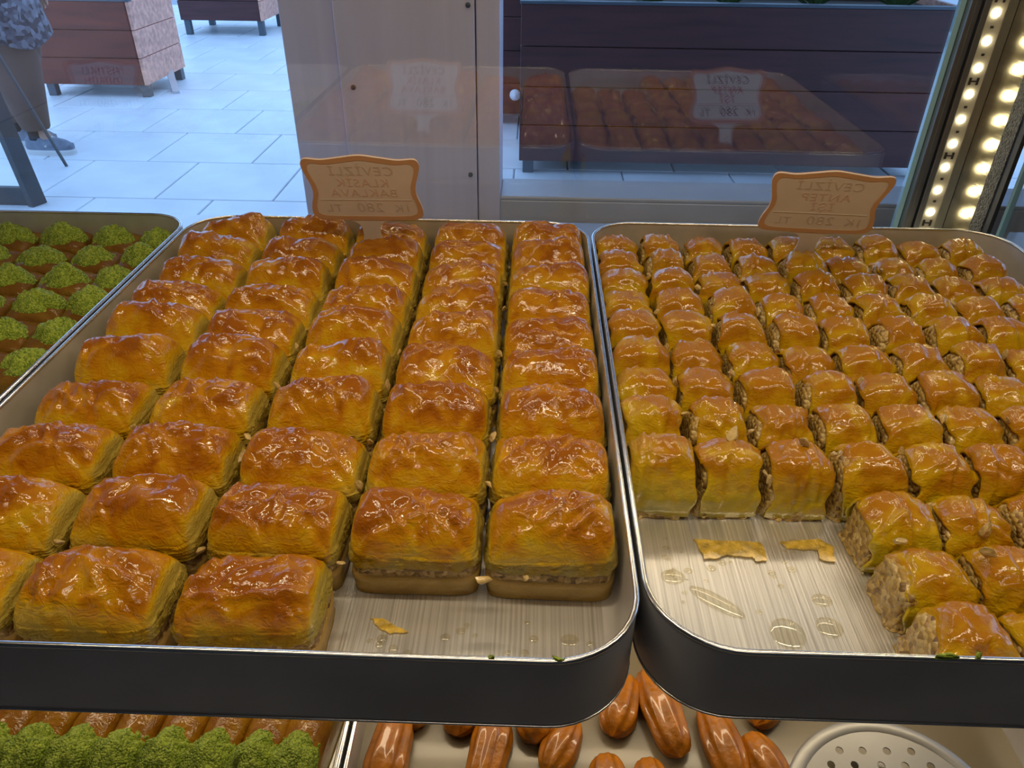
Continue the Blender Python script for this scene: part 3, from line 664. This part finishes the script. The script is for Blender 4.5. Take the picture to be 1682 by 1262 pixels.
def sign(label, loc, tilt, yaw, lines, price, sc=1.0):
    T = empty('price_sign', loc, (0, 0, 0)); T.rotation_euler = (tilt, 0, yaw); T.scale = (sc, sc, sc)
    tag(T, label, 'price sign', 'price signs in the trays')
    so = catmull(sign_outline(), 4); po = catmull(plate_outline(), 5)
    # keep the stem foot sharp
    so = [(x, max(z, -.03) if abs(x) > .0001 else z) for x, z in so]
    card = link('card', xz(curve_mesh('card', [so], TH), 0), M['card'], T)
    ins = [(x*.905, .0735+(z-.0735)*.865) for x, z in po]
    bb = link('border', xz(curve_mesh('border', [po, ins], .0002), -TH-.0003), M['card_border'], T)
    fr = link('front_face', xz(curve_mesh('front_face', [[(x*.99, .0735+(z-.0735)*.99) for x, z in po]], .0001), TH+.0002), M['card_front'], T)
    fb = link('border', xz(curve_mesh('border', [po, ins], .0002), TH+.0005), M['card_border_front'], T)
    st = box('stem_face', -.009, .009, TH+.0001, TH+.0003, .0, .030, M['card_front'], T)
    zz = [.0915, .0770, .0640]
    for i, (tx, red) in enumerate(lines):
        z = zz[i]
        f = text_mesh(tx, .0155 if i == 0 else .0145)
        b = f.copy()
        for v in f.vertices: v.co.y += z
        for v in b.vertices: v.co.y += z
        link('lettering', xz(f, TH+.0004, True), M['ink_red'] if red else M['ink'], T)
        link('lettering', xz(b, -TH-.0002, True), M['ink_back_red'] if red else M['ink_back'], T)
    for tx, ox, s_ in price:
        f = text_mesh(tx, .0150*s_)
        for v in f.vertices: v.co.y += .0440; v.co.x += ox
        b = f.copy()
        link('lettering', xz(f, TH+.0004, True), M['ink'], T); link('lettering', xz(b, -TH-.0002, True), M['ink_back'], T)
    box('ruled_line', -.0475, .0475, TH+.0003, TH+.0006, .0592, .0598, M['ink_red'], T)
    box('ruled_line', -.0475, .0475, -TH-.0004, -TH, .0591, .0598, M['ink_back'], T)
    return T
PR = [('1K', -.038, .95), ('280', -.004, 1.15), ('TL', .034, .95)]
sign('cream price sign standing in the large baklava tray', (-.1735, .7785, -.004), math.radians(21), math.radians(2), [('CEVİZLİ', 0), ('KLASİK', 1), ('BAKLAVA', 1)], PR)
sign('cream price sign standing in the small baklava tray', (.3010, .7830, -.008), math.radians(24), math.radians(-4), [('CEVİZLİ', 0), ('ANTEP', 1), ('İŞİ', 1)], PR)
sign('price sign in the pistachio tray, only its corner in view', (-.6780, .7800, -.012), math.radians(21), 0, [('FISTIKLI', 0), ('DÜRÜM', 1)], PR)

# ================================================================== CRUMBS, DROPS, FLAKES
def lump(r, seed):
    rs = random.Random(seed); bm = bmesh.new()
    for k in range(16):
        v = Vector((rs.gauss(0, 1), rs.gauss(0, 1), rs.gauss(0, 1))).normalized()*r*rs.uniform(.55, 1.15); bm.verts.new((v.x*1.25, v.y*.85, v.z*.7))
    res = bmesh.ops.convex_hull(bm, input=bm.verts); bmesh.ops.delete(bm, geom=[g for g in res['geom_interior'] if isinstance(g, bmesh.types.BMVert)], context='VERTS')
    bmesh.ops.bevel(bm, geom=list(bm.edges), offset=r*.10, segments=1, affect='EDGES')
    me = bpy.data.meshes.new('walnut_bit'); bm.to_mesh(me); bm.free(); return me
lumps = [lump(.0036+.0006*(i % 3), i) for i in range(6)]
for me in lumps: me.materials.append(M['walnut'])
seen = set()
bits = [(.2345, .3435, 0.040, 'pale walnut bit on the edge above the empty corner'), (.2790, .3290, 0.047, 'walnut bit on top of a front small baklava'), (.2945, .3590, 0.036, 'walnut bit between two front small baklava'),
        (.1660, .4500, .045, None), (.1700, .4150, .035, None), (.1490, .4370, .049, 'walnut bit on a baklava beside the empty corner'), (.1985, .4300, .049, 'walnut chip on the third small baklava'),
        (.1690, .4020, .040, None), (.2190, .4250, .045, None), (.1210, .4700, .046, None), (.2170, .4720, .045, None), (.1210, .5170, .045, None), (.2690, .5170, .050, None),
        (.1690, .5300, .046, None), (.3170, .4720, .046, None), (.3650, .4720, .046, None), (.2690, .4300, .046, None), (.2170, .5680, .046, None), (.1690, .6100, .046, None), (.3650, .5600, .046, None),
        (.4130, .5700, .046, None), (.3650, .6400, .046, None), (.4130, .6700, .046, None), (.4600, .6200, .046, None), (.3170, .7100, .046, None), (.2690, .7300, .046, None), (.3700, .7400, .046, None),
        (-.0240, .3180, .022, 'walnut chunk at the foot between two large baklava'), (.0020, .3230, .022, None), (-.1120, .3840, .040, None), (-.0240, .6450, .040, None), (-.2020, .4300, .044, None), (-.2000, .4100, .042, None),
        (-.2015, .5000, .042, None), (-.2020, .5600, .042, None), (-.2015, .3300, .030, None), (-.1125, .3250, .028, None), (-.1125, .4300, .042, None), (-.1125, .5050, .042, None), (-.1120, .5600, .040, None),
        (-.0245, .3900, .040, None), (-.0240, .4420, .040, None), (-.0245, .5050, .040, None), (-.0245, .5600, .040, None), (-.0245, .7000, .040, None), (-.2910, .3300, .034, None), (-.2910, .4400, .042, None),
        (.1210, .5680, .046, None), (.1210, .6350, .046, None), (.1690, .6900, .046, None), (.2170, .6400, .046, None), (.2690, .6150, .046, None), (.3170, .5900, .046, None), (.4130, .4200, .046, None), (.4600, .5000, .046, None), (.2190, .7100, .046, None), (.4600, .7000, .046, None)]
for i, (bx_, by_, bz_, lab) in enumerate(bits):
    o = link('walnut_bit', lumps[i % 6], None, None, (bx_, by_, TF+bz_), (i*1.3, i*.7, i*2.1)); k_ = 1.45 if lab else 1.0; o.scale = (k_, k_*.8, k_*.75); o.location.z += .004 if lab else .001
    if not lab:
        small = bx_ > .066; cs, rs_ = (scol, srow) if small else (colx, rowy)
        c_ = min(range(len(cs)-1), key=lambda q: abs((cs[q]+cs[q+1])/2-bx_)); r_ = min(range(len(rs_)), key=lambda q: abs(rs_[q]-by_))
        lab = 'walnut bit between %s and %s columns of %s baklava, %s row from front' % (ORD[c_], ORD[c_+1], 'small' if small else 'large', ORD[r_])
        if lab in seen: lab = lab.replace('walnut bit', 'second walnut bit')
        if lab in seen: lab = lab.replace('second walnut', 'third walnut')
        seen.add(lab)
    tag(o, lab, 'nut', 'loose walnut bits')
gl = [lump(.0030, 20+i) for i in range(2)]
for me in gl: me.materials.append(M['pistachio'])
for i, (bx_, by_, lab) in enumerate([(.2170, .2500, 'green pistachio crumbs on the rim of the small baklava tray'), (.2330, .2500, 'small pale green crumb on the front rim of the right tray'),
                                     (-.0085-.006, .2405, 'green crumb on the front rim of the left tray'), (.0190, .2405, 'green crumb on the left tray rim near its rounded corner')]):
    o = link('pistachio_crumb', gl[i % 2], None, None, (bx_, by_, .0005), (i, i*2, i)); o.scale = (2.4, 1.0, 1.2) if i == 0 else (1.5, .8, .8); tag(o, lab, 'nut', 'pistachio crumbs on tray rims')
drops = []
drng = random.Random(11)
dm = bpy.data.meshes.new('syrup_drop'); b_ = MB().lathe([(1, 0), (.93, .13), (.75, .26), (.45, .36), (.15, .40), (.01, .405)], 16)
dm.from_pydata(b_.v, [], b_.f); dm.polygons.foreach_set('use_smooth', [True]*len(dm.polygons)); dm.materials.append(M['drop'])
def drop(x, y, r, sy=1, rz=0, lab=None, flat=.9):
    o = link('syrup_drop', dm, None, None, (x, y, TF-.0004), (0, 0, rz)); o.scale = (r, r*sy, r*flat)
    tag(o, lab or ('small clear syrup drop on the bare floor of the right tray' if x > .066 else 'small clear syrup drop on the bare floor of the left tray'), 'syrup drop', 'syrup drops on the bare tray floors')
drop(.1000, .349, .0085, .8, 0, 'round syrup blister near the left wall of the right tray', .6)
drop(.1250, .329, .0200, .32, -.65, 'long teardrop puddle of syrup on the bare tray floor', .30)
drop(.1640, .3060, .0110, 1.1, 0, 'large round puddle of syrup on the bare tray floor', .45)
drop(.1910, .3115, .0085, 1.0, 0, 'round syrup drop beside the front small baklava', .6)
drop(.1930, .3330, .0070, .8, 0, 'grey syrup blister close to the front small baklava', .6)
for i in range(30):
    x = drng.uniform(.090, .190); y = drng.uniform(.335, .385); drop(x, y, drng.uniform(.0012, .0036), drng.uniform(.7, 1))
for i in range(8): drop(drng.uniform(.100, .190), drng.uniform(.275, .330), drng.uniform(.0012, .003))
for i in range(24):
    drop(drng.uniform(-.095, .045), drng.uniform(.262, .310), drng.uniform(.0012, .0036), drng.uniform(.7, 1))
drop(.0300, .2960, .0058, .8, 0, 'largest syrup drop on the bare left tray floor', .35)
def flake(pts, z, lab, seed):
    bm = bmesh.new()
    rf = random.Random(seed); ol = []
    for i in range(len(pts)):
        (xa, ya), (xb, yb) = pts[i], pts[(i+1) % len(pts)]
        for k in range(4): ol.append((xa+(xb-xa)*k/4+rf.uniform(-.0008, .0008), ya+(yb-ya)*k/4+rf.uniform(-.0006, .0006)))
    lo = [bm.verts.new((x, y, z)) for x, y in ol]
    f = bm.faces.new(lo); r = bmesh.ops.extrude_face_region(bm, geom=[f])
    for v in r['geom']:
        if isinstance(v, bmesh.types.BMVert): v.co.z += .0012
    bmesh.ops.recalc_face_normals(bm, faces=bm.faces); me = bpy.data.meshes.new('pastry_flake'); bm.to_mesh(me); bm.free()
    cx = sum(p[0] for p in pts)/len(pts); cy = sum(p[1] for p in pts)/len(pts)
    for v in me.vertices: v.co.x -= cx; v.co.y -= cy; v.co.z -= z
    o = link('pastry_flake', me, M['flake'], None, (cx, cy, z)); tag(o, lab, 'flake', 'pastry flakes left on bare tray floors'); return o
flake([(.1200, .3830), (.1660, .3820), (.1665, .3655), (.1590, .3640), (.1570, .3680), (.1390, .3690), (.1310, .3650), (.1240, .3650)], TF+.0001, 'wide golden pastry flake with a notched edge on bare tray', 1)
flake([(.1790, .3830), (.2080, .3870), (.2150, .3790), (.2120, .3650), (.2020, .3680), (.2030, .3760), (.1830, .3770)], TF+.0001, 'golden pastry flake beside the small baklava row', 2)
flake([(.1760, .2830), (.1960, .2760), (.1930, .2720), (.1720, .2740)], TF+.0001, 'small orange flake by the front rim of the right tray', 3)
flake([(-.0930, .3070), (-.0840, .3060), (-.0690, .2970), (-.0800, .2960), (-.0890, .3010)], TF+.0001, 'thin yellow pastry flake on the bare left tray floor', 4)

# ================================================================== STREET OBJECTS
def planter(label, x0, x1, y0, y1, z0, z1, nplank, front, side, slant_leg=False, leg=.09, rz=0., plants=True):
    cx, cy = (x0+x1)/2, (y0+y1)/2
    T = empty('wooden_planter', (cx, cy, FLOOR), (0, 0, rz)); tag(T, label, 'planter', 'wooden planters on the street')
    a, b, c, d = x0-cx, x1-cx, y0-cy, y1-cy; h = (z1-z0)/nplank; zb = z0-FLOOR
    for i in range(nplank):
        za, zc = zb+i*h+.002, zb+(i+1)*h-.002
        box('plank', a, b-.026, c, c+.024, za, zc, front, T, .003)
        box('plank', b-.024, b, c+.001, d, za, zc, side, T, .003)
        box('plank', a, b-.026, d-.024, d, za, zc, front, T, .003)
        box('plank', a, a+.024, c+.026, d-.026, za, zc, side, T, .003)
    box('top_rail', a-.006, b+.006, c-.006, c+.05, zb+nplank*h-.002, zb+nplank*h+.012, M['leg_metal'], T, .003)
    box('floor_panel', a+.02, b-.02, c+.02, d-.02, zb, zb+.03, M['leg_metal'], T)
    box('soil', a+.026, b-.026, c+.026, d-.026, zb+nplank*h-.08, zb+nplank*h-.04, M['soil'], T)
    for sx in (a+.05, b-.04):
        for sy in (c+.05, d-.05):
            box('leg', sx-.03, sx+.03, sy-.03, sy+.03, 0, zb+.02, M['leg_metal'], T, .003)
    if slant_leg:
        MB().bar((b-.03, c+.46, zb+.02), (b+.13, c+.15, 0.0), .05, .04).build('leg', M['steel_plain'], T)
    if plants:
        rs = random.Random(int(x0*100)); 
        for k in range(5):
            bx_ = a+(b-a)*(k+.5)/5; V = []; F = []
            for q in range(26):
                an = rs.uniform(0, 2*PI); el = rs.uniform(.5, 1.4); L = rs.uniform(.12, .3); pz = zb+nplank*h-.05
                d1 = Vector((math.cos(an)*math.cos(el), math.sin(an)*math.cos(el), math.sin(el))); o_ = Vector((bx_, (c+d)/2, pz)); s_ = d1.cross(Vector((0, 0, 1))).normalized()*.02
                n0 = len(V); V += [tuple(o_), tuple(o_+d1*L*.5+s_), tuple(o_+d1*L-Vector((0, 0, .03))), tuple(o_+d1*L*.5-s_)]; F.append((n0, n0+1, n0+2, n0+3))
            meshobj('plant', V, F, M['leaf'], T, False)
    return T
planter('reddish brown plank planter with one slanted leg near the person', -3.62, -2.83, 5.72, 6.42, -.915, -.36, 3, M['wood_shaded'], M['wood_lit'], True)
planter('farthest brown planter on low feet at the top edge', -3.69, -2.83, 8.50, 9.25, -.86, -.30, 3, M['wood_maroon'], M['wood_lit'])
planter('wide dark maroon planter behind the storefront window', -.075, 2.15, 4.13, 4.85, -.93, -.15, 4, M['wood_maroon'], M['wood_lit'])
t4 = planter('dark planter glimpsed in the gap beside the steel post', -.60, .35, 5.15, 5.80, -.93, -.15, 4, M['wood_maroon'], M['wood_lit'])
MB().lathe([(.001, .030), (.02, .024), (.036, .004), (.036, 0), (.001, 0)], 20, cap=False).build('white_cap', M['white_ball'], t4, True, loc=(-.125-(-.125), -.335, .195), rot=(PI/2, 0, 0))
# small dark base of something beside the far planter
db = empty('waste_bin', (-2.20, 9.3, FLOOR)); tag(db, 'dark bin standing beside the farthest planter', 'bin')
MB().lathe([(.20, 0), (.22, .05), (.24, .55), (.25, .56), (.25, .6), (.22, .6)], 24).build('bin_body', M['board_face'], db, True)
MB().lathe([(.255, .6), (.255, .63), (.12, .68), (.01, .69)], 24).build('bin_lid', M['leg_metal'], db, True)
# folding board
ab = empty('easel_stand', (-2.66, 3.50, FLOOR)); tag(ab, 'dark easel stand at the left edge with a slanted leg and bottom rail', 'stand')
for s_ in (1, -1):
    MB().bar((.235*s_, 0, 0.0), (.10*s_, .05, 1.25), .078, .035).build('frame_leg', M['board_frame'], ab)
box('bottom_rail', -.20, .20, -.016, .016, .003, .088, M['board_frame'], ab, .003)
MB().bar((.09, .06, 1.22), (.06, .60, 0), .012, .012).build('prop_leg', M['board_frame'], ab)
box('menu_panel', -.12, .12, .0, .02, .80, 1.2, M['board_face'], ab, .003)
# awning
aw = empty('awning', (0, 1.34, 1.35)); tag(aw, 'grey cloth awning above the shop front', 'awning')
MB().box(-2.7, 2.7, 0, 1.6, -.01, .01, Matrix.Rotation(-.30, 4, 'X')).build('awning_cloth', M['awning'], aw)
MB().bar((-2.7, 1.53, -.48), (2.7, 1.53, -.48), .04, .04).build('front_bar', M['leg_metal'], aw)

shade_awning = empty('awning', (0, 1.34, 1.15)); tag(shade_awning, 'added awning out of view, shading the ground and wide planter on the right', 'awning')  # added out of view to shade the ground and planter below
MB().box(.0, 5.0, 1.75, 4.3, -.01, .01, Matrix.Rotation(-.10, 4, 'X')).build('awning_cloth', M['awning'], shade_awning)
for px_ in (.55, 4.9):
    MB().bar((px_, 4.15, -2.15), (px_, 4.15, -.42), .05, .05).build('support_pole', M['leg_metal'], shade_awning)

# ================================================================== PERSON
def skin_body(name, joints, edges, mt, parent):
    me = bpy.data.meshes.new(name); names = list(joints); ix = {k: i for i, k in enumerate(names)}
    me.from_pydata([joints[k][0] for k in names], [(ix[a], ix[b]) for a, b in edges], [])
    o = bpy.data.objects.new(name, me); C.objects.link(o); o.parent = parent
    sk_ = o.modifiers.new('skin', 'SKIN'); 
    for k in names:
        r = joints[k][1]; r = r if isinstance(r, tuple) else (r, r)
        me.skin_vertices[0].data[ix[k]].radius = r
    me.skin_vertices[0].data[ix['pelvis']].use_root = True
    sb = o.modifiers.new('sub', 'SUBSURF'); sb.levels = 2; sb.render_levels = 2
    sk_.use_smooth_shade = True; me.materials.append(mt); return o
pr = empty('person', (-2.90, 4.42, FLOOR), (0, 0, 0)); tag(pr, 'person in patterned tunic, brown trousers and grey sneakers walking past', 'person')
J = {'pelvis': ((0, 0, .93), (.13, .10)), 'waist': ((0, 0, 1.08), (.125, .09)), 'chest': ((0, 0, 1.28), (.15, .10)), 'neck': ((.01, 0, 1.44), .05), 'chin': ((.03, 0, 1.50), .06),
     'head': ((.035, 0, 1.585), (.085, .078)), 'crown': ((.025, 0, 1.66), .06)}
E_ = [('pelvis', 'waist'), ('waist', 'chest'), ('chest', 'neck'), ('neck', 'chin'), ('chin', 'head'), ('head', 'crown')]
for s, nm, fx in ((1, 'l', -.16), (-1, 'r', .04)):
    J.update({nm+'hip': ((0, .09*s, .88), .085), nm+'knee': ((fx*.45+.05, .09*s, .50), .058), nm+'calf': ((fx*.7+.02, .09*s, .34), .055), nm+'ankle': ((fx, .09*s, .10), .036), nm+'heel': ((fx-.02, .09*s, .045), .035), nm+'toe': ((fx+.15, .09*s, .03), .03)})
    E_ += [('pelvis', nm+'hip'), (nm+'hip', nm+'knee'), (nm+'knee', nm+'calf'), (nm+'calf', nm+'ankle'), (nm+'ankle', nm+'heel'), (nm+'ankle', nm+'toe')]
    J.update({nm+'sh': ((0, .18*s, 1.37), .055), nm+'el': ((-.04, .24*s, 1.10), .042), nm+'wr': ((.08*s, .26*s, .88), .028), nm+'palm': ((.09*s, .262*s, .82), (.036, .018))})
    E_ += [('chest', nm+'sh'), (nm+'sh', nm+'el'), (nm+'el', nm+'wr'), (nm+'wr', nm+'palm')]
    for q, (ox, L) in enumerate(((-.028, .07), (-.010, .082), (.009, .078), (.026, .062))):
        J[nm+'f%d' % q] = ((.09*s+ox, .262*s, .80-L*.45), .0095); J[nm+'g%d' % q] = ((.09*s+ox*1.1, .255*s, .80-L), .0080); E_ += [(nm+'palm', nm+'f%d' % q), (nm+'f%d' % q, nm+'g%d' % q)]
    J[nm+'t'] = ((.09*s+.045, .250*s, .83), .010); J[nm+'tt'] = ((.09*s+.058, .242*s, .795), .0085); E_ += [(nm+'palm', nm+'t'), (nm+'t', nm+'tt')]
skin_body('body', J, E_, M['skin'], pr)
MB().lathe([(.02, .12), (.075, .105), (.100, .05), (.102, -.02), (.092, -.09), (.06, -.10)], 20, (.012, 0, 1.60), .95).build('hair', M['hair'], pr, True)
MB().lathe([(.018, 0), (.012, .02), (.004, .03)], 10).build('nose', M['skin'], pr, True, loc=(.112, 0, 1.575), rot=(0, PI/2, 0))
for s in (-1, 1):
    MB().lathe([(.004, -.012), (.012, 0), (.004, .012)], 10).build('eye', M['ink'], pr, True, loc=(.108, .032*s, 1.60))
MB().box(-.004, .004, -.025, .025, -.005, .005).build('mouth', M['ink_red'], pr, False, .002, loc=(.110, 0, 1.535))
for s, fx in ((1, -.16), (-1, .04)):
    V = []; F = []
    for q, (tx, tz, tr_) in enumerate([(0, .95, .115), (.01, .80, .12), (fx*.45+.04, .52, .125), (fx*.65+.02, .36, .118), (fx*.85+.01, .24, .098), (fx+.005, .15, .078), (fx+.005, .14, .070)]):
        for k in range(20):
            a = 2*PI*k/20; w_ = 1+.05*math.sin(a*3+q); V.append((tx+tr_*w_*math.cos(a), .09*s+tr_*.85*w_*math.sin(a), tz))
    for q in range(6):
        for k in range(20): F.append((q*20+(k+1) % 20, q*20+k, (q+1)*20+k, (q+1)*20+(k+1) % 20))
    meshobj('trouser_leg', V, [tuple(reversed(f)) for f in F], M['trouser'], pr)
    MB().tube([(fx, .09*s, .19), (fx, .09*s, .085)], [.046, .048], 14).build('sock', M['sock'], pr, True)
    V, F = block(.275, .098, .030, .050, .098, 22, 14, 4, px=2.6, py=2.4, ex=.5, ey=.5, seed=77, wr=.002, wscale=30, folds=0, corner=1.3)
    V[:, 2] += np.where(V[:, 0] < -.02, .02, -.012*np.clip(V[:, 0]/.13, 0, 1))*(V[:, 2] > .06); sh = meshobj('sneaker', V, F, M['shoe'], pr, True, (fx+.055, .09*s, 0))
    V, F = block(.285, .106, .0, .022, .034, 20, 12, 3, px=8, py=8, ex=.3, ey=.3, seed=78, wr=0, folds=0, corner=1.3, side=0); meshobj('sole', V, F, M['sole'], sh)
    MB().tube([(.0, -.052, .05), (.03, 0, .098), (.06, .052, .05)], .006, 8).build('lace', M['sole'], sh, True)
V = []; F = []; n = 28
prof = [(.245, .60, .22), (.225, .75, .20), (.195, .95, .175), (.165, 1.08, .135), (.180, 1.28, .130), (.205, 1.38, .115), (.075, 1.46, .07)]
for ry, z, rxx in prof:
    for k in range(n):
        a = 2*PI*k/n; rip = 1+.045*math.sin(a*7)*(1.1-z) if z < 1.1 else 1; V.append((rxx*rip*math.cos(a)+.0, ry*rip*math.sin(a), z+(.03*math.sin(a*3) if z < .7 else 0)))
for i in range(len(prof)-1):
    for k in range(n): F.append((i*n+k, i*n+(k+1) % n, (i+1)*n+(k+1) % n, (i+1)*n+k))
tn = meshobj('tunic', V, F, M['tunic'], pr); sm = tn.modifiers.new('thick', 'SOLIDIFY'); sm.thickness = .008
for s in (1, -1):
    MB().tube([(0, .165*s, 1.385), (-.02, .21*s, 1.25), (-.04, .242*s, 1.08)], [.075, .068, .062], 14).build('sleeve', M['tunic'], pr, True)
